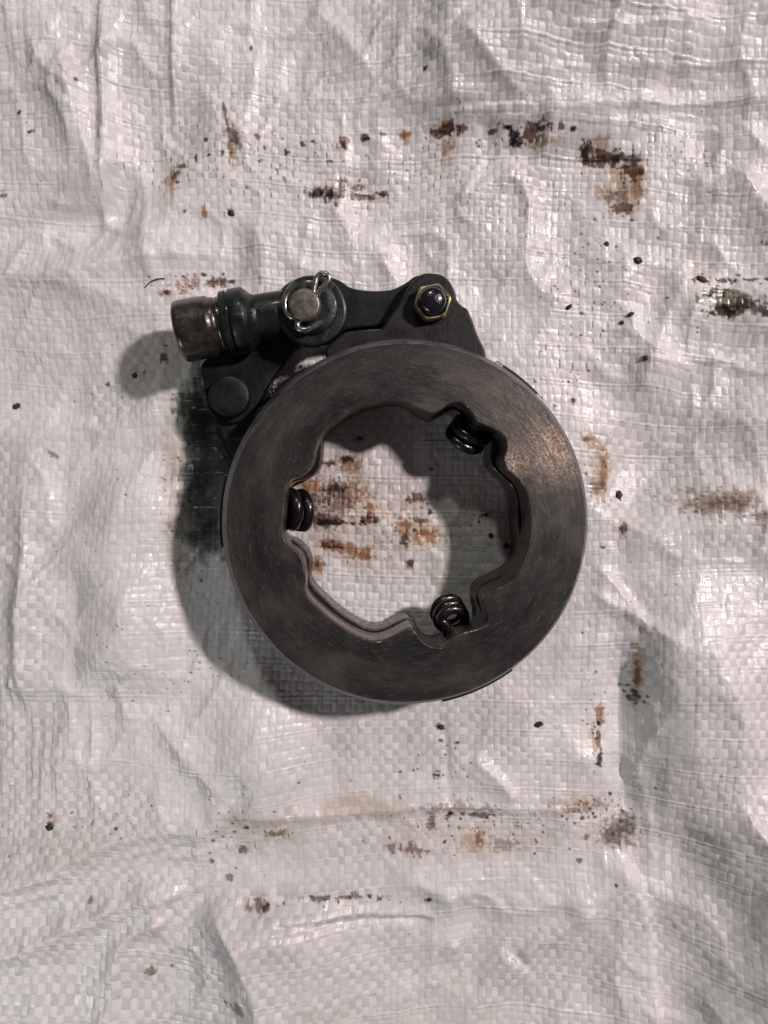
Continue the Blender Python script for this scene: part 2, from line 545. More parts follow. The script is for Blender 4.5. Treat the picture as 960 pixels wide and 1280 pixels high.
ridge([(150, 850), (160, 905)], 2.0, 12, 12)
ridge([(28, 600), (30, 700), (24, 800), (36, 900)], 4.0, 30, 12)
ridge([(90, 700), (100, 790), (80, 860)], -2.5, 26, 26)
ridge([(-30, 1110), (60, 1085), (160, 1045), (300, 1030)], 4.0, 22, 24, taper=.15)
ridge([(-30, 1200), (40, 1180), (110, 1145), (170, 1120), (240, 1110)], 4.4, 22, 20, taper=.15)
ridge([(140, 1330), (140, 1240), (160, 1170), (220, 1140)], 5.0, 26, 14, taper=.15)
ridge([(330, 1330), (325, 1240), (300, 1170), (260, 1120)], 5.0, 16, 30, taper=.15)
ridge([(380, 1330), (420, 1230), (400, 1160)], 2.4, 30, 20)
ridge([(340, 1143), (440, 1150), (545, 1152)], -1.6, 4, 6, taper=.12)
ridge([(335, 1136), (440, 1141), (545, 1144)], 1.2, 8, 4, taper=.12)
ridge([(250, 1010), (400, 1018), (560, 1008), (740, 1012)], 1.5, 10, 8, taper=.1)
ridge([(555, 880), (560, 960), (563, 1010)], -1.4, 5, 8)
ridge([(480, 1100), (560, 1120), (560, 1220)], 2.6, 20, 22)
ridge([(400, 700), (430, 740), (440, 780)], 1.6, 10, 12)
ridge([(505, 665), (535, 685), (558, 702)], 1.4, 5, 12)
ridge([(390, 20), (430, 60), (470, 110)], 2.2, 14, 26)
ridge([(50, 500), (110, 520), (180, 500)], -1.6, 30, 30)
ridge([(30, 560), (60, 620), (50, 680)], 1.6, 16, 20)
ridge([(740, 480), (775, 430), (800, 380)], 1.6, 12, 20)
ridge([(690, 660 + 240), (740, 960), (800, 1000)], 1.4, 18, 24)
scarp([(360, 90), (520, 66), (660, 52), (820, 46), (1100, 60)], 15, 150, 130, taper=.45)
scarp([(290, 800), (322, 930), (328, 1080)], 8, 80, 100, taper=.45)
scarp([(345, 1120), (345, 1220), (330, 1360)], 12, 150, 120, taper=.25)
scarp([(160, 560), (150, 720), (165, 880)], 8, 95, 120, taper=.3)
ridge([(990, 430), (880, 530), (800, 620), (760, 700)], -6.5, 52, 60, taper=.4)
scarp([(250, 60), (150, 260), (-40, 330)], -4, 60, 60, taper=.3)
rr = random.Random(31)
for k in range(16):
    x = rr.uniform(-20, 150); y = rr.uniform(800, 900)
    ridge([(x, y), (x + rr.uniform(-8, 8), y + 60), (x + rr.uniform(-10, 10), y + rr.uniform(110, 170))], rr.uniform(.3, .7), rr.uniform(3, 6), rr.uniform(3, 7))
for k in range(16):
    x = rr.uniform(-40, 260); y = rr.uniform(1040, 1200)
    ln = rr.uniform(90, 200)
    ridge([(x, y), (x + ln * .5, y - ln * .12), (x + ln, y - ln * .26)], rr.uniform(.35, .8), rr.uniform(3, 7), rr.uniform(4, 8))
for k in range(12):
    x = rr.uniform(520, 800); y = rr.uniform(10, 190)
    ridge([(x, y), (x + 80, y + rr.uniform(-6, 2)), (x + 190, y - rr.uniform(4, 16))], rr.uniform(.4, .9), rr.uniform(3, 6), rr.uniform(4, 9))
# random small creases everywhere
rr = random.Random(5)
for k in range(40):
    x = rr.uniform(-300, 1260); y = rr.uniform(-300, 1580)
    a = rr.choice([rr.gauss(1.57, .35), rr.gauss(0, .3), rr.uniform(0, 3.1)])
    ln = rr.uniform(24, 90)
    c = rr.uniform(-.5, .5)
    pts = [(x, y), (x + ln * math.cos(a), y + ln * math.sin(a)), (x + ln * (math.cos(a) + math.cos(a + c)), y + ln * (math.sin(a) + math.sin(a + c)))]
    ridge(pts, rr.uniform(-.8, 1.1), rr.uniform(6, 16), rr.uniform(6, 20))

# the actuator's weight presses the cloth flat
rad = np.hypot(CX - 502, CY - 648)
flat = sstep(275, 205, rad)
under = np.maximum(flat, sstep(60, 30, np.hypot(CX - 300, CY - 500)) * .7)
inner = sstep(130, 90, rad)
hm = HZ - HZ[(rad < 260)].mean()
HZ = hm * (1 - under) + (hm * 0.7 * inner - 0.6 * (1 - inner)) * under
HZ = np.where(rad < 330, np.minimum(HZ, 1.2 + np.clip(rad - 200, 0, 200) * 0.05), HZ)
HZ = HZ * (1 + .5 * sstep(240, 330, rad))
HZ = np.clip(HZ, -22, 48)

def bil(A, X, Y):
    fx = (X - cx_[0]) / CS; fy = (Y - cy_[0]) / CS
    ix = np.clip(np.floor(fx).astype(int), 0, A.shape[1] - 2); iy = np.clip(np.floor(fy).astype(int), 0, A.shape[0] - 2)
    tx = np.clip(fx - ix, 0, 1); ty = np.clip(fy - iy, 0, 1)
    tx = tx * tx * (3 - 2 * tx) * .5 + tx * .5; ty = ty * ty * (3 - 2 * ty) * .5 + ty * .5
    return (A[iy, ix] * (1 - tx) + A[iy, ix + 1] * tx) * (1 - ty) + (A[iy + 1, ix] * (1 - tx) + A[iy + 1, ix + 1] * tx) * ty
H = bil(HZ, PX, PY)

# woven tapes
U = PX + 9 * (fbm(PX / 300, PY / 300, 61, 2) - .5) * 2 + 0.012 * (PY - 640) + 1.2 * H * 0.3
V = PY + 22 * (fbm(PX / 330, PY / 380, 62, 2) - .5) * 2 - 0.030 * (PX - 480) * sstep(300, 1000, PX) + 1.6 * H * 0.3
TU, TV = 8.3, 9.9
# tape widths vary a little
Uq = U / TU + 0.22 * (vnoise(U / TU * .9, PY / 900, 71) - .5) * 2
Vq = V / TV + 0.26 * (vnoise(V / TV * .9, PX / 900, 72) - .5) * 2
iu = np.floor(Uq); iv = np.floor(Vq); fu = Uq - iu; fv = Vq - iv
over = ((iu + iv) % 2 == 0)
eu = 1 - np.abs(2 * fu - 1) ** 7; ev = 1 - np.abs(2 * fv - 1) ** 7
warp = np.sin(np.pi * fv) ** 0.6 * eu
weft = np.sin(np.pi * fu) ** 0.6 * ev
wamp = 0.55 + 0.75 * fbm(PX / 130, PY / 130, 81, 3)
patch = sstep(.38, .62, fbm(PX / 150, PY / 150, 82, 3))       # where the checker reads strongly
hgt = np.where(over, warp * .16, weft * (.10 + .05 * patch))
t1 = hash2(iu, iv, 91) - .5; t2 = hash2(iu, iv, 92) - .5
col_r = hash2(iu, iu * 0 + 3, 93) - .5
hgt = hgt + (t1 * (fv - .5) + t2 * (fu - .5)) * .22 + (hash2(iu, iv, 94) - .5) * .05 + col_r * (fu - .5) * .09
# every fourth weft row has an overlap line
row4 = (iv % 4 == 0)
line = np.exp(-((fv - .18) / .13) ** 2) * row4
line_s = 0.35 + 0.9 * vnoise(PX / 28, iv * 1.0, 95)
hgt = hgt + line * .15 * line_s - np.exp(-((fv - .42) / .09) ** 2) * row4 * .11 * line_s
fade = sstep(60, 0, np.maximum(np.maximum(-PX, PX - 960), np.maximum(-PY, PY - 1280)) - 30)
crump = (fbm(PX / 13, PY / 16, 101, 3) - .5) * 0.75 * (0.3 + fbm(PX / 160, PY / 160, 102, 2))
ZZ = H + hgt * wamp * 2.3 * fade + crump * fade

# base albedo, per tape
alb = np.empty(PX.shape + (3,))
tape = 1 + 0.09 * t1 + 0.05 * col_r - 0.15 * np.where(over, 0, 1) * (0.25 + 0.9 * patch)  # weft tapes darker: gloss and translucency contrast put into albedo
tone = 1 + 0.12 * (fbm(PX / 180, PY / 180, 111, 4) - .5)
gap = np.where(over, 1 - .20 * (np.abs(2 * fu - 1) ** 12), 1 - .10 * (np.abs(2 * fv - 1) ** 12))
base = np.array([0.575, 0.550, 0.546])
alb[:] = base * (tape * tone * gap)[..., None]
wet = 0.85 * hash2(iu, iv, 97) ** 1.8

def win(x0, y0, x1, y1):
    i0, i1 = np.searchsorted(XS, [x0, x1]); j0, j1 = np.searchsorted(YS, [y0, y1])
    return slice(j0, j1), slice(i0, i1)

def stain_and_shade(cx, cy, rx, ry, col, a=0.93, ang=0, soft=.30, rough=1.0, grain=4.2, w=0.0, seed=0, gaps=0.38):
    rx, ry = rx * .86, ry * .86
    R = 1.9 * max(rx, ry)
    j, i = win(cx - R, cy - R, cx + R, cy + R)
    X = PX[j, i]; Y = PY[j, i]
    if X.size == 0:
        return
    an = math.radians(ang)
    x = (X - cx) * math.cos(an) + (Y - cy) * math.sin(an); y = -(X - cx) * math.sin(an) + (Y - cy) * math.cos(an)
    d = np.sqrt((x / rx) ** 2 + (y / ry) ** 2)
    n = fbm(X / grain, Y / grain, 200 + seed, 3) - .5
    cell = (hash2(iu[j, i], iv[j, i], 300 + seed) - .5) * gaps * 1.4 - (np.abs(2 * fu[j, i] - 1) ** 6 + np.abs(2 * fv[j, i] - 1) ** 6) * gaps * .5
    m = sstep(1 + soft, 1 - soft, d + n * 2 * rough + cell)
    if rx > 3 and w == 0 and gaps > .2:
        hl = sstep(1.85, .7, d + n * 1.5)[..., None] * .30 * a
        alb[j, i] *= 1 - hl * (1 - np.array([.80, .68, .56]))
    m = np.clip(m * a, 0, 1)
    c = np.array(col)
    alb[j, i] *= (1 - m[..., None] * (1 - c))
    wet[j, i] = np.maximum(wet[j, i], m * w)

OIL = (0.075, 0.092, 0.096)
BLK = (0.03, 0.024, 0.02); BRN = (0.20, 0.105, 0.06); RST = (0.52, 0.29, 0.15); TAN = (0.75, 0.60, 0.47); GRN = (0.16, 0.20, 0.19)
def dirt_and_shade(lst):
    for k, s in enumerate(lst):
        x, y, rx, ry, c = s[:5]
        kw = s[5] if len(s) > 5 else {}
        kw.setdefault('seed', int(x * 3 + y) % 997)
        if y > 970: kw['a'] = kw.get('a', .93) * .78
        if c is OIL: kw['gaps'] = .07; kw['a'] = .84
        stain_and_shade(x, y, rx, ry, c, **kw)
dirt_and_shade([
 (293, 178, 11, 17, BRN, dict(a=.75)), (293, 200, 4, 14, TAN), (284, 150, 2.2, 16, BRN, dict(ang=-12)), (296, 178, 6, 8, BLK, dict(a=.6)),
 (214, 226, 9, 13, TAN), (221, 222, 6, 8, BRN, dict(a=.9)), (231, 211, 6, 4, BRN), (247, 202, 3, 4, BLK), (239, 229, 2, 3, BLK), (216, 240, 2, 16, TAN),
 (256, 268, 4, 7, RST, dict(a=1)), (290, 268, 5, 4.5, BLK, dict(a=1)), (233, 267, 3, 3, BLK), (280, 197, 3, 3, BLK), (263, 199, 3, 2, BLK), (259, 179, 3, 3, BLK), (322, 176, 4, 4, BRN), (326, 205, 3, 2, BLK), (331, 188, 3, 3, BRN), (360, 193, 4, 3, BRN),
 (430, 184, 7, 8, BRN, dict(a=1)), (430, 188, 4, 5, BLK, dict(a=1)), (456, 177, 7, 4.5, BRN), (457, 178, 5, 3, BLK, dict(a=1)), (478, 173, 4, 3, BRN), (505, 173, 8, 4, RST), (411, 205, 5, 1.6, BLK), (378, 184, 4, 3, BLK), (393, 181, 4, 3, BRN),
 (395, 244, 9, 6, BLK, dict(a=.97)), (398, 242, 14, 7, BRN), (421, 240, 17, 13, BRN, dict(a=.85, grain=7)), (417, 247, 8, 7, BLK, dict(a=.97)), (420, 258, 3, 5, BLK), (455, 245, 20, 3.5, BRN), (446, 234, 8, 3, BRN), (477, 242, 8, 3, BLK, dict(rough=1.4)),
 (555, 169, 15, 7, BRN, dict(a=1)), (555, 171, 12, 3, BLK, dict(a=1)), (557, 164, 7, 4, RST), (557, 187, 8, 9, RST, dict(a=.7, rough=1.4)), (578, 169, 6, 4, BRN), (505, 178, 7, 6, TAN), (557, 200, 5, 14, TAN, dict(a=.6)),
 (612, 171, 5, 3, BLK), (629, 169, 6, 4, BLK, dict(a=1)), (645, 181, 9, 7, BLK, dict(a=1)), (640, 174, 6, 4, BLK), (664, 174, 12, 9, BRN, dict(rough=1.5, grain=6)), (673, 171, 10, 4, BLK, dict(rough=1.3)), (692, 171, 5, 4, BRN), (709, 173, 5, 3, BLK, dict(a=1)), (672, 186, 14, 4, TAN),
 (730, 195, 10, 12, BRN), (729, 192, 6, 9, BLK, dict(a=.97)), (752, 202, 26, 9, BRN, dict(a=.97)), (752, 203, 22, 4, BLK, dict(a=.85, rough=1.4)), (783, 205, 12, 7, BLK, dict(a=.8, rough=1.4)), (786, 216, 12, 14, BRN, dict(a=.97)), (748, 185, 8, 8, TAN),
 (776, 238, 22, 24, TAN, dict(a=.8, grain=9)), (792, 232, 6, 26, RST, dict(a=.9)), (776, 262, 14, 7, BRN, dict(a=.97)), (762, 248, 7, 10, BRN, dict(a=.7)), (775, 246, 8, 12, BRN, dict(a=.6)), (747, 238, 4, 14, TAN),
 # right edge and wet grease patch
 (906, 381, 31, 17, (0.24, 0.20, 0.13), dict(a=.95, grain=9, w=1)), (886, 372, 14, 9, (0.10, 0.08, 0.05), dict(a=.9, w=1)), (915, 388, 26, 9, (0.12, 0.10, 0.06), dict(a=.85, w=1, rough=1.2)), (895, 392, 16, 8, (0.12, 0.10, 0.05), dict(w=1)),
 (870, 353, 8, 5, BLK, dict(a=1)), (898, 355, 12, 3, BLK, dict(a=.97)), (930, 355, 28, 2.5, BLK, dict(rough=1.4)), (952, 396, 14, 7, BLK, dict(a=.9)), (955, 300, 12, 20, BRN, dict(a=.9)), (950, 312, 14, 3, BLK), (870, 345, 14, 8, TAN, dict(a=.5)),
 (739, 551, 12, 9, TAN, dict(a=.8, ang=40)), (737, 548, 6, 4, RST), (752, 588, 13, 36, TAN, dict(a=.9)), (757, 590, 6, 24, RST, dict(a=.7)), (750, 610, 12, 12, BRN, dict(a=.6)), (779, 618, 4.5, 7, BLK, dict(a=1)), (733, 592, 3, 8, BLK), (779, 660, 4, 10, BRN, dict(a=.97)), (752, 684, 4, 2, BLK), (718, 500, 5, 4, BRN), (716, 499, 3, 2.5, BLK), (696, 508, 4, 3, BRN),
 (893, 626, 44, 15, (0.45, 0.33, 0.24), dict(a=.75, grain=9)), (898, 630, 26, 9, BRN, dict(a=.55)), (945, 643, 20, 10, BRN, dict(a=.6)), 
 (793, 830, 6, 46, TAN, dict(a=.9)), (793, 850, 3, 22, BRN, dict(rough=1.7)), (789, 866, 10, 8, BLK, dict(rough=1.6)), (751, 895, 6, 12, RST, dict(a=.97)), (749, 905, 3, 4, BLK, dict(a=1)), (748, 925, 4, 12, BRN), (748, 946, 4, 8, BLK, dict(rough=1.4)), (741, 925, 4, 16, TAN),
 (551, 909, 6, 4, BLK, dict(a=1)), (551, 926, 3, 3, BLK), (571, 928, 4, 3, BLK), (547, 968, 6, 4, BLK), (500, 965, 2, 3, BLK), (500, 996, 2, 3, BLK),
 (776, 1042, 20, 20, BRN, dict(a=.7, rough=1.6)), (783, 1038, 11, 16, BLK, dict(a=.7, rough=1.6)), (765, 1050, 12, 12, BRN, dict(a=.7)), (732, 1008, 36, 7, BRN, dict(rough=1.6, a=.6)), (720, 1004, 40, 10, TAN, dict(a=.6)),
 (561, 1019, 5, 4, BLK, dict(a=1)), (579, 1017, 5, 4, BLK, dict(a=1)), (600, 1018, 12, 4, BLK, dict(rough=1.3)), (575, 1010, 40, 8, BRN, dict(rough=1.6, a=.6)), (540, 1028, 5, 11, BRN), (573, 1034, 2, 3, BLK),
 (597, 1050, 18, 13, TAN, dict(a=.9)), (598, 1048, 6, 11, BRN, dict(a=.9)), (631, 1055, 15, 10, BRN, dict(a=.65)), (515, 1063, 14, 7, BRN, dict(rough=1.4)), (490, 1061, 7, 6, BRN), (487, 1047, 2, 2, BLK), (725, 1078, 4, 3, BLK), (734, 1048, 4, 4, BRN), (536, 1122, 3, 3, BLK), (475, 1125, 3.5, 3, BLK, dict(a=1)),
 (62, 1021, 5, 6, BRN, dict(a=1)), (62, 1034, 5, 6, BLK, dict(a=.97)), (66, 1027, 6, 10, TAN), (325, 1126, 15, 6, BRN, dict(a=.97)), (334, 1126, 5, 4, BLK, dict(a=1)), (397, 1121, 14, 3, BLK, dict(rough=1.4)), (440, 1122, 30, 2.5, BRN, dict(rough=1.4)),
 (302, 1241, 9, 8, BRN), (285, 1239, 3, 2, BLK), (187, 1217, 7, 7, BRN), (214, 1209, 4, 2, BLK), (115, 1122, 4, 5, BRN), (286, 1096, 6, 4, BRN), (305, 1060, 6, 5, BLK, dict(rough=1.4)), (268, 1047, 3, 3, BLK), (266, 1074, 3, 4, BLK), (330, 1030, 60, 26, (.72, .68, .62), dict(a=.6, grain=12)), (460, 1010, 60, 18, TAN, dict(a=.55, grain=12)), (352, 1038, 14, 5, BRN, dict(rough=1.6)),
 (600, 1048, 130, 20, (.82, .76, .68), dict(a=.5, grain=16)), (100, 1060, 60, 20, (.85, .82, .76), dict(a=.5, grain=12)),
 # near the rod cap
 (209, 368, 7, 4, RST, dict(a=.9)), (240, 356, 20, 9, (0.5, .3, .2), dict(rough=2.2, a=.6)), (272, 354, 12, 6, BRN, dict(rough=1.2)), (289, 352, 4, 3, BLK), (211, 367, 4, 3, BRN), (206, 445, 5, 9, BRN, dict(rough=1.4)), (166, 468, 3.4, 2.6, BLK, dict(a=1)), (178, 464, 2.5, 2.5, BRN), (131, 479, 3, 3, BRN), (14, 507, 5, 3.5, BLK, dict(a=1)), (45, 171, 4, 3.4, BLK, dict(a=1)), (104, 114, 2.5, 3, BLK), (30, 148, 3, 3, BLK), (6, 245, 4, 4, BRN), (62, 568, 8, 3, (.4, .4, .4), dict(ang=35)), (315, 67, 2.5, 3, BLK), (254, 3, 2.5, 3, BLK), (528, 108, 3, 3, BLK),
 # inside the bore
 (434, 574, 9, 4, BLK, dict(rough=1.2)), (434, 580, 18, 10, (.5, .33, .22), dict(a=.9)), (434, 573, 4, 3, BLK, dict(a=1)), (412, 579, 6, 4, BRN), (422, 612, 14, 7, BLK, dict(rough=1.5, a=.9)), (430, 616, 30, 14, RST, dict(rough=1.4, a=.75)), (420, 630, 20, 10, BRN, dict(rough=1.5, a=.7)), (390, 609, 18, 12, TAN, dict(a=.95)), (385, 606, 10, 6, RST, dict(a=.97)), (396, 626, 14, 8, BRN, dict(rough=1.3, a=.7)),
 (407, 652, 16, 5, BLK, dict(rough=1.0, a=.97)), (405, 650, 24, 8, BRN, dict(rough=1.2, a=.9)), (435, 653, 14, 3, BLK, dict(rough=1.5)), (461, 640, 4, 12, RST, dict(a=1)), (454, 652, 4, 4, BLK, dict(a=1)), (467, 651, 5, 3.5, BLK, dict(a=1)), (461, 648, 12, 5, BRN),
 (505, 657, 9, 14, RST, dict(a=.95)), (507, 672, 5, 11, BRN, dict(a=.9)), (533, 670, 16, 9, (.6, .36, .2), dict(a=.95)), (524, 650, 10, 5, BRN, dict(a=.9)), (530, 667, 24, 16, TAN, dict(a=.9)), (520, 623, 14, 6, BRN, dict(rough=1.3)), (537, 641, 4.5, 4, BLK, dict(a=1)), (413, 682, 14, 6, BRN, dict(a=.95)), (432, 686, 28, 8, RST, dict(a=.9, ang=16)), (455, 693, 12, 8, RST, dict(rough=1.2, a=.9)), (513, 704, 5, 5, BRN, dict(a=1)), (398, 707, 7, 10, RST, dict(a=.95)), (397, 705, 4, 6, BRN), (450, 548, 6, 3, BLK, dict(a=1)), (538, 586, 3, 2.5, BLK), (598, 652, 3, 3, BLK, dict(a=1)), (614, 670, 3.5, 3.5, BLK, dict(a=1)), (608, 645, 8, 3, BLK, dict(rough=1.4)), (634, 682, 4, 5, BLK, dict(a=.97)),
 (440, 640, 70, 60, (.88, .76, .68), dict(a=.6, grain=20)), (575, 690, 46, 60, (.74, .80, .72), dict(a=.6, grain=30)),  # the greenish tint puts the second lamp's light into the cloth colour
 # grease between link and disc
 (336, 489, 9, 14, (.12, .08, .08), dict(a=1, w=.8)), (370, 461, 3, 2.5, BLK, dict(a=1)), (375, 458, 2.5, 2.5, BLK, dict(a=1)),
])
# big oil soak left of the disc, painted cap shadow, bottom tint
dirt_and_shade([
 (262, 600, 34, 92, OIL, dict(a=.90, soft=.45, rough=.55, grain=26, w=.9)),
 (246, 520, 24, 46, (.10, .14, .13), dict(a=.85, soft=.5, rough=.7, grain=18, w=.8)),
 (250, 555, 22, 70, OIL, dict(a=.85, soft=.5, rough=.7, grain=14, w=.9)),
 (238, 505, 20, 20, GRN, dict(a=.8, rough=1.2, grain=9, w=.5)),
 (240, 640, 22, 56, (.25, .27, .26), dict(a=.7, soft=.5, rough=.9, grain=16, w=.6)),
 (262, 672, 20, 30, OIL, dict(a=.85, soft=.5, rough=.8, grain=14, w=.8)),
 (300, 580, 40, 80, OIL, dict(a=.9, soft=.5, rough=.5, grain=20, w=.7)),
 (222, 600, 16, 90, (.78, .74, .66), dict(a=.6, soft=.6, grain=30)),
 (195, 440, 40, 34, (.86, .78, .72), dict(a=.5, soft=.5, grain=30)),  # rod cap's cast shadow put into the cloth colour
 (500, 1330, 200, 90, (.9, .95, .92), dict(a=.5, soft=.8, grain=60)),  # faint cool tint along the bottom of the sheet
])
# dirt packed in the slits between the tapes
def slits(cx, cy, rx, ry, share):
    d = np.hypot((PX - cx) / rx, (PY - cy) / ry) + (fbm(PX / 22, PY / 22, 501, 2) - .5) * .9
    on = (hash2(iu, iv, 502) < share * sstep(1.1, .5, d)) & over
    k = sstep(.16, .05, fu) * sstep(.04, .25, fv) * sstep(.98, .7, fv)
    mm_ = (on * k * .85)[..., None]
    alb[:] = alb * (1 - mm_) + alb * np.array([.16, .11, .09]) * mm_
for a in [(270, 215, 150, 55, .55), (450, 225, 110, 45, .45), (640, 230, 120, 50, .3), (560, 185, 70, 30, .4), (720, 400, 60, 120, .3), (830, 205, 80, 40, .3),
          (420, 640, 70, 60, .35), (600, 1030, 130, 30, .25), (300, 1030, 90, 30, .25), (560, 560, 60, 20, .2)]:
    slits(*a)
# fine specks
def specks(cx, cy, rx, ry, n, smin, smax, dark=.97, seed=0, tall=1.0):
    r_ = random.Random(seed + int(cx * 7 + cy))
    for _ in range(n):
        x = cx + rx * max(-1.6, min(1.6, r_.gauss(0, .55))); y = cy + ry * max(-1.6, min(1.6, r_.gauss(0, .55)))
        s = r_.uniform(smin, smax) * (1.8 if r_.random() < .06 else 1); a = r_.uniform(-50, 50)
        c = r_.choice([BLK, BLK, BRN, (.35, .18, .10)])
        stain_and_shade(x, y, s, s * r_.uniform(.5, 1) * tall, c, a=dark, ang=a, soft=.5, rough=.3, gaps=0, seed=int(x) % 50)
for a in [(760, 330, 60, 60, 40, .9, 2.2), (720, 400, 60, 90, 70, .8, 1.8), (830, 205, 70, 40, 45, .8, 1.8), (660, 250, 120, 60, 35, .7, 1.5),
          (340, 215, 90, 40, 50, .7, 1.6, .8, 0, 1.8), (470, 225, 70, 40, 40, .8, 1.7), (240, 355, 40, 12, 30, 1, 2.4), (560, 180, 50, 25, 20, .9, 2),
          (640, 178, 60, 14, 26, 1, 2.6), (270, 835, 40, 25, 18, .9, 2.0), (180, 850, 60, 90, 26, .8, 1.7), (300, 1030, 70, 36, 36, .9, 2.1),
          (600, 1030, 110, 30, 60, .9, 2.2), (745, 1010, 50, 14, 34, 1, 2.4), (740, 900, 16, 60, 20, 1, 2), (560, 950, 40, 50, 16, .9, 2),
          (850, 1000, 100, 140, 24, .8, 1.6), (430, 1123, 90, 5, 24, .9, 2), (120, 1020, 90, 30, 20, .8, 1.7), (420, 630, 44, 50, 70, .8, 2.0),
          (580, 660, 50, 40, 24, .8, 1.8), (480, 660, 40, 30, 26, .8, 1.8), (900, 380, 60, 30, 30, 1, 2.2), (890, 630, 50, 20, 24, .9, 1.8),
          (120, 160, 130, 130, 22, .7, 1.5), (120, 600, 100, 200, 30, .7, 1.4), (240, 600, 30, 100, 60, 1, 2.2), (480, 640, 560, 720, 260, .6, 1.35),
          (700, 470, 40, 40, 16, 1, 2), (760, 600, 24, 60, 18, .9, 1.8), (350, 480, 14, 12, 14, 1, 2)]:
    specks(*a)

# vertices to world (plane z=0 through the camera geometry, then raised straight up)
R3 = np.array(Q.to_matrix())
D = np.stack([PX - 480.0, 640.0 - PY, np.full(PX.shape, -F)], -1) @ R3.T
# far outside the frame, keep the sheet regular instead of following the tilt
T = CAM_H / -D[..., 2]
co3 = np.empty((NY, NX, 3), dtype=np.float32)
co3[..., 0] = D[..., 0] * T; co3[..., 1] = D[..., 1] * T; co3[..., 2] = ZZ * MM
me = bpy.data.meshes.new('cloth_ground')
nv = NX * NY
nf = (NX - 1) * (NY - 1)
me.vertices.add(nv); me.vertices.foreach_set('co', co3.ravel())
ii = np.arange(NX - 1)[None, :] + np.arange(NY - 1)[:, None] * NX
quads = np.stack([ii, ii + NX, ii + NX + 1, ii + 1], -1).reshape(-1).astype(np.int32)
me.loops.add(nf * 4); me.loops.foreach_set('vertex_index', quads)
me.polygons.add(nf)
me.polygons.foreach_set('loop_start', np.arange(0, nf * 4, 4, dtype=np.int32))
me.polygons.foreach_set('loop_total', np.full(nf, 4, dtype=np.int32))
me.polygons.foreach_set('use_smooth', np.ones(nf, dtype=bool))
me.update(calc_edges=True)
ca = me.color_attributes.new('dirt_and_shade', 'FLOAT_COLOR', 'POINT')
buf = np.ones((nv, 4), dtype=np.float32)
buf[:, :3] = np.clip(alb, 0, 1).reshape(-1, 3)
ca.data.foreach_set('color', buf.ravel())
wa = me.attributes.new('wet', 'FLOAT', 'POINT')
wa.data.foreach_set('value', wet.ravel().astype(np.float32))
cloth = bpy.data.objects.new('cloth_ground', me)
SC.collection.objects.link(cloth)
cloth['kind'] = 'structure'
cloth['label'] = 'white woven plastic sack cloth, creased and spotted with grease and rust'

m, nt, p, N, K = newmat('woven_plastic_sack')
at = N('ShaderNodeAttribute'); at.attribute_name = 'dirt_and_shade'
aw = N('ShaderNodeAttribute'); aw.attribute_name = 'wet'
c = coord(nt)
g = noise(nt, c, 1500, 3, 0.6)
colr = mixc(nt, 1.0, at.outputs['Color'], ramp(nt, g, [(0.3, .93), (0.7, 1.04)]), 'MULTIPLY')
K(colr, p.inputs['Base Color'])
rn = ramp(nt, noise(nt, c, 500, 3, 0.6), [(0.3, .42), (0.7, .60)])
rmix = mathn(nt, 'SUBTRACT', rn, mathn(nt, 'MULTIPLY', aw.outputs['Fac'], 0.24))
K(rmix, p.inputs['Roughness'])
p.inputs['Specular IOR Level'].default_value = 0.55
p.inputs['Subsurface Weight'].default_value = 0.0
# fine drawn grain along the tapes
mp = N('ShaderNodeMapping'); mp.inputs['Scale'].default_value = (5200, 900, 900); K(c, mp.inputs[0])
n1 = noise(nt, mp.outputs[0], 1.0, 2, .5)
n2 = noise(nt, c, 2600, 3, .6)
K(bump(nt, mathn(nt, 'ADD', n1, n2), 0.35, 0.00006), p.inputs['Normal'])
me.materials.append(m)

# ------------------------------------------------------------------ the brake actuator
act = bpy.data.objects.new('brake_actuator', None)
SC.collection.objects.link(act)
act.location = ROOT
act.empty_display_size = 0.02
act['label'] = 'round oily iron brake actuator with scalloped bore, links and pull rod'
act['category'] = 'brake actuator'

TOPC = [(402, 543), (395, 560), (392, 575), (385, 588), (373, 596), (363, 600), (359, 607), (359, 616), (357, 626), (355, 640), (354, 654), (354, 665), (357, 675), (362, 683),
        (371, 689), (378, 698), (381, 711), (382, 725), (382, 738), (387, 748), (400, 761), (415, 774), (435, 788), (453, 797), (466, 801), (478, 800), (491, 795),
        (504, 788), (513, 785), (520, 790), (527, 800), (535, 806), (545, 809), (553, 808), (561, 802), (567, 796), (577, 791), (588, 788), (599, 785), (607, 780), (610, 771),
        (607, 760), (605, 750), (609, 742), (619, 736), (632, 730), (644, 721), (652, 706), (658, 688), (662, 668), (663, 650), (661, 630), (657, 613), (650, 602),
        (640, 593), (632, 584), (629, 573), (633, 560), (631, 548), (623, 540), (611, 534), (600, 529), (592, 520), (585, 510), (576, 504), (566, 504), (558, 508),
        (550, 514), (541, 517), (530, 514), (517, 508), (505, 502), (490, 500), (475, 502), (460, 505), (445, 511), (430, 520), (415, 530)]
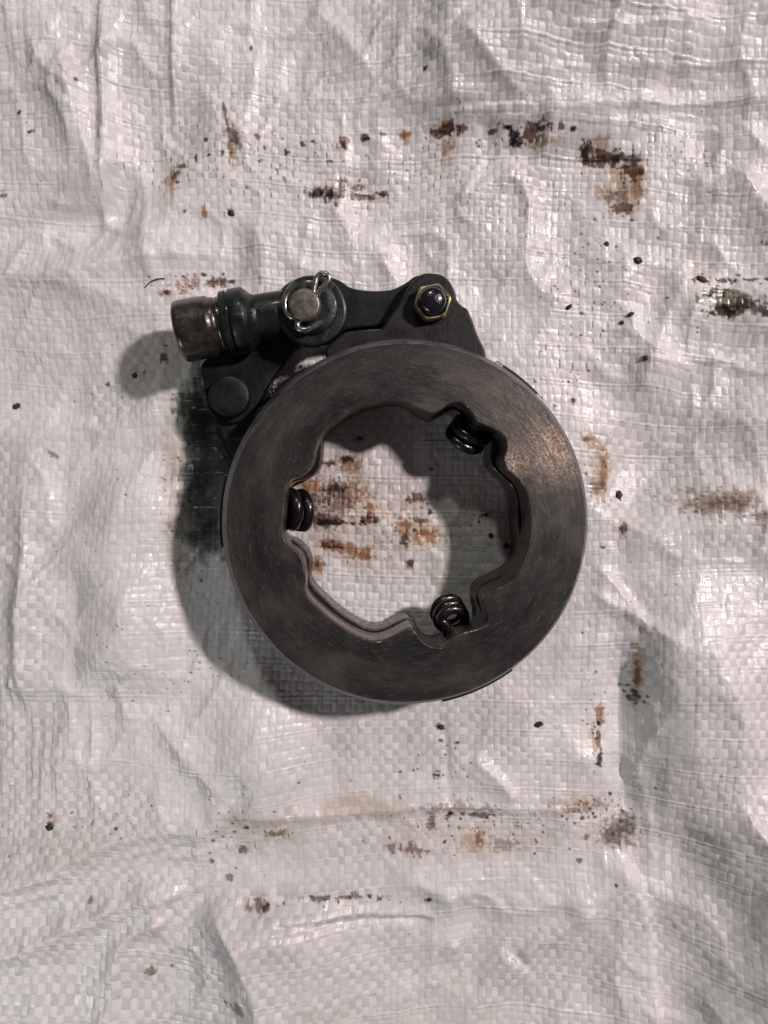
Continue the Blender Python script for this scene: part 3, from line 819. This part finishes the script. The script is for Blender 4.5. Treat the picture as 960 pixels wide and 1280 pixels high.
BOTC = [(406, 547), (405, 565), (402, 584), (395, 593), (385, 599), (372, 602), (365, 607), (363, 614), (361, 626), (359, 640), (358, 652), (358, 662), (363, 669), (372, 672),
        (381, 679), (388, 688), (391, 699), (390, 712), (391, 721), (397, 730), (408, 741), (422, 754), (440, 767), (455, 775), (467, 778), (480, 776),
        (494, 769), (505, 765), (513, 769), (519, 779), (525, 789), (535, 794), (548, 792), (560, 785), (575, 780), (588, 775), (594, 765),
        (592, 752), (588, 742), (589, 731), (597, 723), (611, 716), (625, 709), (635, 697), (639, 681), (638, 664), (636, 645), (636, 625), (631, 609), (620, 598),
        (608, 586), (604, 574), (606, 562), (604, 550), (594, 542), (582, 536), (572, 526), (562, 518), (551, 520), (542, 526), (532, 527), (521, 521), (510, 512), (498, 508), (483, 508), (458, 513), (434, 525), (417, 537)]
top_in = catmull([L(x, y, 42) for x, y in TOPC], 5)
bot_in = catmull([L(x, y, 3) for x, y in BOTC], 5)
print('R_OUT', R_OUT)

def wobble(loop, a, seed):
    ph = [random.Random(seed + k).uniform(0, 6) for k in range(3)]
    out = []
    for x, y in loop:
        t = math.atan2(y, x); r = math.hypot(x, y)
        r2 = r + a * (math.sin(2 * t + ph[0]) + .5 * math.sin(5 * t + ph[1]) + .35 * math.sin(11 * t + ph[2]))
        out.append((r2 * math.cos(t), r2 * math.sin(t)))
    return out

upper = solid('upper_disc', wobble(circle(0, 0, R_OUT, 220), .12, 1), [top_in], 22.5, 42, M_DISC, act,
              top_steps=[(0, 34.5), (.5, 35.8), (1.0, 36.8), (2.5, 40.6), (2.9, 41.5), (3.4, 42)], wall_mat=M_WALL, rim_mat=M_RIM, hole_bev=0.7, wob=.5)
lower = solid('lower_disc', wobble(circle(0, 0, R_OUT - .6, 220), .12, 3), [bot_in], 1.5, 21.3, M_CAST, act,
              bev=1.0, wall_mat=M_WALL, hole_bev=0.7, wob=.5)

# guide pads standing proud of the rim
def pad(a0, a1, z0, z1, dr):
    n = 24
    lo = [(math.cos(math.radians(a0 + (a1 - a0) * k / n)), math.sin(math.radians(a0 + (a1 - a0) * k / n))) for k in range(n + 1)]
    loop = [(x * (R_OUT + dr), y * (R_OUT + dr)) for x, y in lo] + [(x * (R_OUT - 3.2), y * (R_OUT - 3.2)) for x, y in reversed(lo)]
    o = solid('guide_pad', loop, [], z0, z1, M_PAD, upper, bev=0.5)
    return o
def ang_of(px, py, z):
    x, y = L(px, py, z)
    return math.degrees(math.atan2(y, x))
pad(ang_of(683, 494, 30), ang_of(625, 443, 30), 24, 33, 1.6)
pad(ang_of(272, 590, 30), ang_of(272, 685, 30) + 360, 12, 31, 2.0)
pad(ang_of(553, 880, 30), ang_of(643, 840, 30), 24, 33, 1.4)
# bright corners of the pad at the upper right
for (x, y) in ((629, 449), (680, 491)):
    lx, ly = L(x, y, 36)
    a = math.atan2(ly, lx)
    vs = []
    for dz in (0, 1.2):
        for s, t in ((-1, -1), (1, -1), (1, 1), (-1, 1)):
            rr_ = R_OUT + .5 + t * .9 - dz * .4
            aa = a + s * 0.020
            vs.append((rr_ * math.cos(aa), rr_ * math.sin(aa), 32.6 + dz))
    o = mesh_obj('bright_edge', vs, [(0, 1, 2, 3), (4, 5, 6, 7), (0, 1, 5, 4), (1, 2, 6, 5), (2, 3, 7, 6), (3, 0, 4, 7)], M_BRIGHT, upper, False)

# lug of the upper disc
ZL = 34
LUG = [(607, 441), (599.5, 423), (593, 406), (588, 393), (584.5, 386), (578, 382), (572, 375), (569, 364), (563, 352), (554, 344), (541, 341), (528, 342), (517, 350), (509, 361),
       (498, 380), (486, 397), (474, 412), (455, 413), (434, 414), (424, 421), (411, 431), (407, 446), (420, 470), (508, 470), (600, 470)]
lug = solid('lug', catmull([L(x, y, ZL) for x, y in LUG], 4), [], 25.5, ZL, M_CAST, upper, bev=1.2)
# raised weld-like shoulder between lug and disc
sh = [(430, 428), (470, 414), (520, 408), (560, 412), (600, 430), (604, 448), (560, 440), (500, 436), (440, 446)]

# lug of the lower disc (left)
LL = [(257, 486), (262, 508), (268, 528), (273, 545), (281, 563), (290, 582), (292, 600), (330, 600), (345, 540), (340, 490), (318, 474), (290, 466), (268, 470)]
solid('lug', catmull([L(x, y, 9) for x, y in LL], 4), [], 1.8, 9, M_CAST, lower, bev=1.2)
g_ = [L(x, y, 12) for x, y in [(270, 520), (276, 540), (290, 570), (310, 600), (350, 560), (345, 505), (310, 515)]]
solid('web', catmull(g_, 4), [], 9.2, 15, M_CAST, lower, bev=1.5)

# links
LINK1 = [(424, 350), (438, 359), (460, 363), (488, 362), (506, 354), (522, 344), (545, 345), (566, 360), (568, 384), (552, 402), (530, 408), (505, 406), (480, 407), (455, 409),
         (430, 413), (408, 425), (385, 428), (360, 420), (345, 400), (344, 375), (356, 356), (378, 346), (402, 344)]
solid('link_plate', catmull([L(x, y, 25) for x, y in LINK1], 4), [], 17.6, 25, M_LINK, act, bev=.9)
LINK2 = [(420, 416), (396, 427), (374, 435), (361, 445), (351, 458), (342, 470), (333, 485), (324, 502), (311, 520), (292, 527), (272, 524), (259, 510), (256, 492), (253, 474),
         (252, 455), (270, 440), (300, 420), (330, 395), (350, 370), (380, 352), (410, 365), (424, 390)]
solid('link_plate', catmull([L(x, y, 17) for x, y in LINK2], 4), [], 9.6, 17.2, M_LINK, act, bev=1.0)

# left rivet pin: skirt washer and flat head
def vlathe(name, px, py, zref, prof, mat, parent, n=56, wob=0, seed=0):
    x, y = L(px, py, zref)
    return lathe(name, [(z, r) for r, z in prof], (x, y, 0), (0, 0, 1), mat, parent, n, wob, seed)
riv = vlathe('rivet_pin', 286, 495, 25, [(9.3, 17.3), (9.6, 18), (9.6, 23.6), (9.2, 24.6), (8.2, 25.0), (5, 25.25), (2, 25.35), (.1, 25.35)], M_LINK, act, wob=.004)
vlathe('washer', 289, 499, 18, [(11.2, 17.25), (11.4, 17.6), (11.2, 18.4), (8, 18.5)], M_LINK, riv)

# nut and dark dome bolt on the lug
bolt = vlathe('pivot_bolt', 541, 375, 43, [(6.4, 34), (6.4, 41.2), (6.2, 42.2), (5.4, 43.4), (3.8, 44.3), (1.9, 44.7), (.1, 44.8)], M_DOME, act, wob=.012, seed=3)
x, y = L(541, 377, 40)
hexl = [(x + 8.9 * math.cos(math.radians(60 * k + 12)), y + 8.9 * math.sin(math.radians(60 * k + 12))) for k in range(6)]
hexr = []
for k in range(6):
    a, b = hexl[k], hexl[(k + 1) % 6]
    for t in (.06, .2, .35, .5, .65, .8, .94):
        hexr.append((a[0] + (b[0] - a[0]) * t, a[1] + (b[1] - a[1]) * t))
solid('hex_nut', hexr, [circle(x, y, 6.6, 42)], 34.05, 40.5, M_ZINC, bolt, bev=.9, hole_bev=.8)
vlathe('washer', 541, 379, 34.5, [(9.6, 34.02), (9.7, 34.3), (9.5, 34.7), (7, 34.75)], M_CAST, bolt)

# pull rod: axis runs from the capped end to the clevis pin
ZR = 27.0
k = (391 - ZR) / F
ex, ey = L(229, 414.5, ZR); qx, qy = L(384, 385, ZR)
ax = Vector((qx - ex, qy - ey, 0)).normalized()
P0 = (ex, ey, ZR)
def prof(lst):
    return [(s * k, r * k) for s, r in lst]
rod = lathe('pull_rod', prof([(80, 27.5), (92, 27.3), (110, 27), (128, 26.6), (134, 25)]), P0, ax, M_ROD, act, 64, .006, 5)
lathe('rod_end_cap', prof([(-6, 2), (-6, 30), (-5.2, 34), (-3.8, 36), (-3.0, 36.6), (-1, 37.4), (2, 37.6), (20, 37.5), (33, 37.0), (35, 37.2), (38.5, 34.6), (41, 34.2), (43, 34.0), (44.5, 33.2), (45, 30)]), P0, ax, M_CAP, rod, 80, .006, 8)
lathe('rod_neck', prof([(42, 30), (46, 32.3), (49, 32.8), (52, 31.5), (56, 31)]), P0, ax, M_CAP, rod, 64, .012, 9)
lathe('rod_collar', prof([(52, 30), (52, 36), (53, 38), (60, 38.6), (60.6, 36.4), (62.6, 36.2), (63.2, 38.4), (64.5, 39.4), (79, 39.6), (80.5, 39.0), (88.5, 30.5), (91, 28.3), (97, 26)]), P0, ax, M_ROD, rod, 72, .007, 10)
solid('rod_eye', circle(*L(389.5, 387.5, 35), 16.1, 96), [], 25.3, 34.6, M_ROD, rod, bev=1.3)
# cheek joining shank and eye
cx0, cy0 = L(389.5, 387.5, 32)

# clevis pin, washer, split pin
pin = vlathe('clevis_pin', 380.5, 380, 42.5, [(7.4, 8), (7.4, 41.0), (7.2, 41.7), (6.5, 42.4), (5.9, 42.5), (.1, 42.45)], M_PIN, act, wob=.002)
vlathe('washer', 387, 383, 36.5, [(12.1, 34.7), (12.5, 35.2), (12.4, 36.2), (11.8, 36.6), (7.6, 36.5)], M_ROD, pin)
def wpts(lst):
    return [(*L(x, y, z), z) for x, y, z in lst]
tube('split_pin', catmull(wpts([(392, 371, 40), (392, 364, 40), (394.5, 352, 40), (397, 345.5, 40), (403, 341.5, 40.2), (409.5, 343.5, 40.5), (411, 349, 40.5), (407.5, 355, 40.3), (402, 361, 40), (397, 369, 39.6)]), 6, False), 1.25, M_WIRE, pin)
tube('split_pin_leg', catmull(wpts([(378, 396, 39), (374, 400, 39), (371.5, 405, 39), (373.5, 410.5, 39), (380, 412.5, 39), (389, 410, 39), (397, 405.5, 39.3), (403, 403, 39.6)]), 6, False), 1.45, M_WIRE, pin)
tube('split_pin_leg', catmull(wpts([(371, 395, 39), (365, 396.5, 39), (359, 391, 39), (356, 382, 39), (357.5, 371, 39), (363, 361, 39.2), (370.5, 353.5, 39.6)]), 6, False), 1.45, M_WIRE, pin)

# coil springs that tie the two discs together
def spring(px, py, z, ang, tilt=45, R=7.7, w=2.6, turns=1.75, pitch=5.6, hook=6):
    """axis leans outwards going up"""
    cx, cy = L(px, py, z)
    a = math.radians(ang)
    out = Vector((math.cos(a), math.sin(a), 0))
    t = math.radians(tilt)
    axv = (out * math.sin(t) + Vector((0, 0, 1)) * math.cos(t)).normalized()
    u = Vector((-math.sin(a), math.cos(a), 0)); v = axv.cross(u)
    pts = []
    nseg = int(turns * 28)
    for i in range(nseg + 1):
        f = i / nseg
        th = f * turns * 2 * math.pi
        q = Vector((cx, cy, z)) + axv * ((f - .5) * turns * pitch) + (u * math.cos(th) + v * math.sin(th)) * R
        pts.append(q)
    # hooks run outwards under the discs
    e = pts[-1]; b = pts[0]
    post = [e + out * 2 + u * 1.5, e + out * 6 + u * 1.2 - Vector((0, 0, 2)), e + out * 10 - Vector((0, 0, 3))]
    pre = [b + out * 9 - Vector((0, 0, 1)), b + out * 5 - Vector((0, 0, 1)), b + out * 2]
    return tube('coil_spring', [*pre, *pts, *post], w, M_SPRING, act, 14)
spring(370, 637, 25, 173, tilt=64)
spring(586, 543, 22, 54, tilt=60)
spring(562, 769, 24, -66, tilt=25, R=6.5, w=2.4, turns=2.4, pitch=4.9)

# gritty grease on the shoulder between link and disc
vs, fs = [], []
rg = random.Random(12)
for k_ in range(130):
    t = rg.random() * .6
    px_ = 325 + 36 * t + rg.gauss(0, 3); py_ = 502 - 34 * t + rg.gauss(0, 3.2)
    x, y = L(px_, py_, 9)
    r = rg.uniform(.25, .75); zz = rg.uniform(5, 9.5)
    b = len(vs)
    for dx, dy, dz in ((1, 0, 0), (-.5, .87, 0), (-.5, -.87, 0), (0, 0, 1.0), (0.1, 0, -1)):
        vs.append((x + dx * r * rg.uniform(.7, 1.3), y + dy * r, zz + dz * r))
    fs += [(b, b + 1, b + 3), (b + 1, b + 2, b + 3), (b + 2, b, b + 3), (b, b + 1, b + 4), (b + 1, b + 2, b + 4), (b + 2, b, b + 4)]
o = mesh_obj('grease_grit', vs, fs, M_GRIME, act, True)
o['kind'] = 'stuff'

# ------------------------------------------------------------------ crumbs and a thread on the cloth
def cloth_z(px, py):
    j = int(np.searchsorted(YS, py)); i = int(np.searchsorted(XS, px))
    return float(ZZ[j, i])

def crumb(px, py, rx, ry, h, ang, label):
    r_ = random.Random(int(px * 13 + py))
    bm = bmesh.new()
    bmesh.ops.create_icosphere(bm, subdivisions=2, radius=1)
    a = math.radians(ang)
    for v in bm.verts:
        n = v.co.normalized()
        f = 1 + .28 * math.sin(5 * n.x + r_.uniform(-.3, .3) + px) * math.cos(4 * n.y + py) + r_.uniform(-.12, .12)
        x, y, z = n.x * rx * f, n.y * ry * f, max(n.z, -.25) * h * f
        v.co = Vector((x * math.cos(a) - y * math.sin(a), x * math.sin(a) + y * math.cos(a), z)) * 0.4 * MM
    for f in bm.faces:
        f.smooth = r_.random() < .5
    me_ = bpy.data.meshes.new('grease_crumb'); bm.to_mesh(me_); bm.free()
    me_.materials.append(M_CRUMB)
    o = bpy.data.objects.new('grease_crumb', me_)
    SC.collection.objects.link(o)
    w = W(px, py, 0); o.location = (w.x, w.y, (cloth_z(px, py) + .12) * MM)
    o['label'] = label; o['category'] = 'crumb'; o['group'] = 'black grease crumbs on the sack cloth'
for a in [(672, 904, 6.5, 4, 3.4, 20, 'black grease crumb below the lower right rim of the disc'),
          (794, 328, 5.5, 4.5, 3.2, 0, 'black crumb among fine specks, upper right of the disc'),
          (711, 384, 4.2, 2.8, 2.6, 30, 'small black crumb right of the lug with the nut'),
          (786, 394, 4.2, 2.8, 2.4, 35, 'small black crumb below the largest upper right crumb'),
          (776, 404, 3.2, 2.6, 2.2, 10, 'tiny round crumb closely below another, above the disc at right'),
          (757, 306, 3.0, 3.4, 2.2, 60, 'tiny black crumb highest up in the speck field right of the lug'),
          (802, 449, 3.4, 3.4, 2.2, 80, 'round black crumb alone to the right of the disc shoulder'),
          (779, 619, 4.2, 5.6, 3.0, 0, 'oval black crumb just right of the disc by the brown smear'),
          (870, 353, 6.5, 3.6, 3.0, -20, 'elongated black crumb at the corner of the wet grease patch'),
          (645, 182, 6, 4, 3.0, -30, 'chunky black crumb in the rusty speck row at the top'),
          (290, 269, 4.5, 3.4, 2.6, -20, 'dark crumb above the pull rod near an orange fleck'),
          (166, 468, 3.2, 2.6, 2.4, 0, 'tiny black crumb left of the pull rod end cap'),
          (14, 507, 4.4, 2.8, 2.6, 10, 'black crumb near the left border of the cloth'),
          (536, 1122, 2.8, 2.6, 2.2, 0, 'small round crumb on the lower cloth by a long crease'),
          (62, 1034, 4.2, 4.6, 2.6, 30, 'dark crumb in a brown blot at the lower left'),
          (551, 909, 4.5, 3, 2.6, 0, 'small black crumb straight below the disc')]:
    crumb(*a)
# loose fibre
pts = []
for (x, y) in [(183, 361), (190, 355), (199, 351.5), (208, 350)]:
    w = W(x, y, 0)
    pts.append((w.x / MM, w.y / MM, cloth_z(x, y) + .45))
o = tube('loose_thread', catmull(pts, 6, False), .28, M_LINK, None, 6)
o['label'] = 'short dark curved fibre lying left above the rod cap'; o['category'] = 'thread'
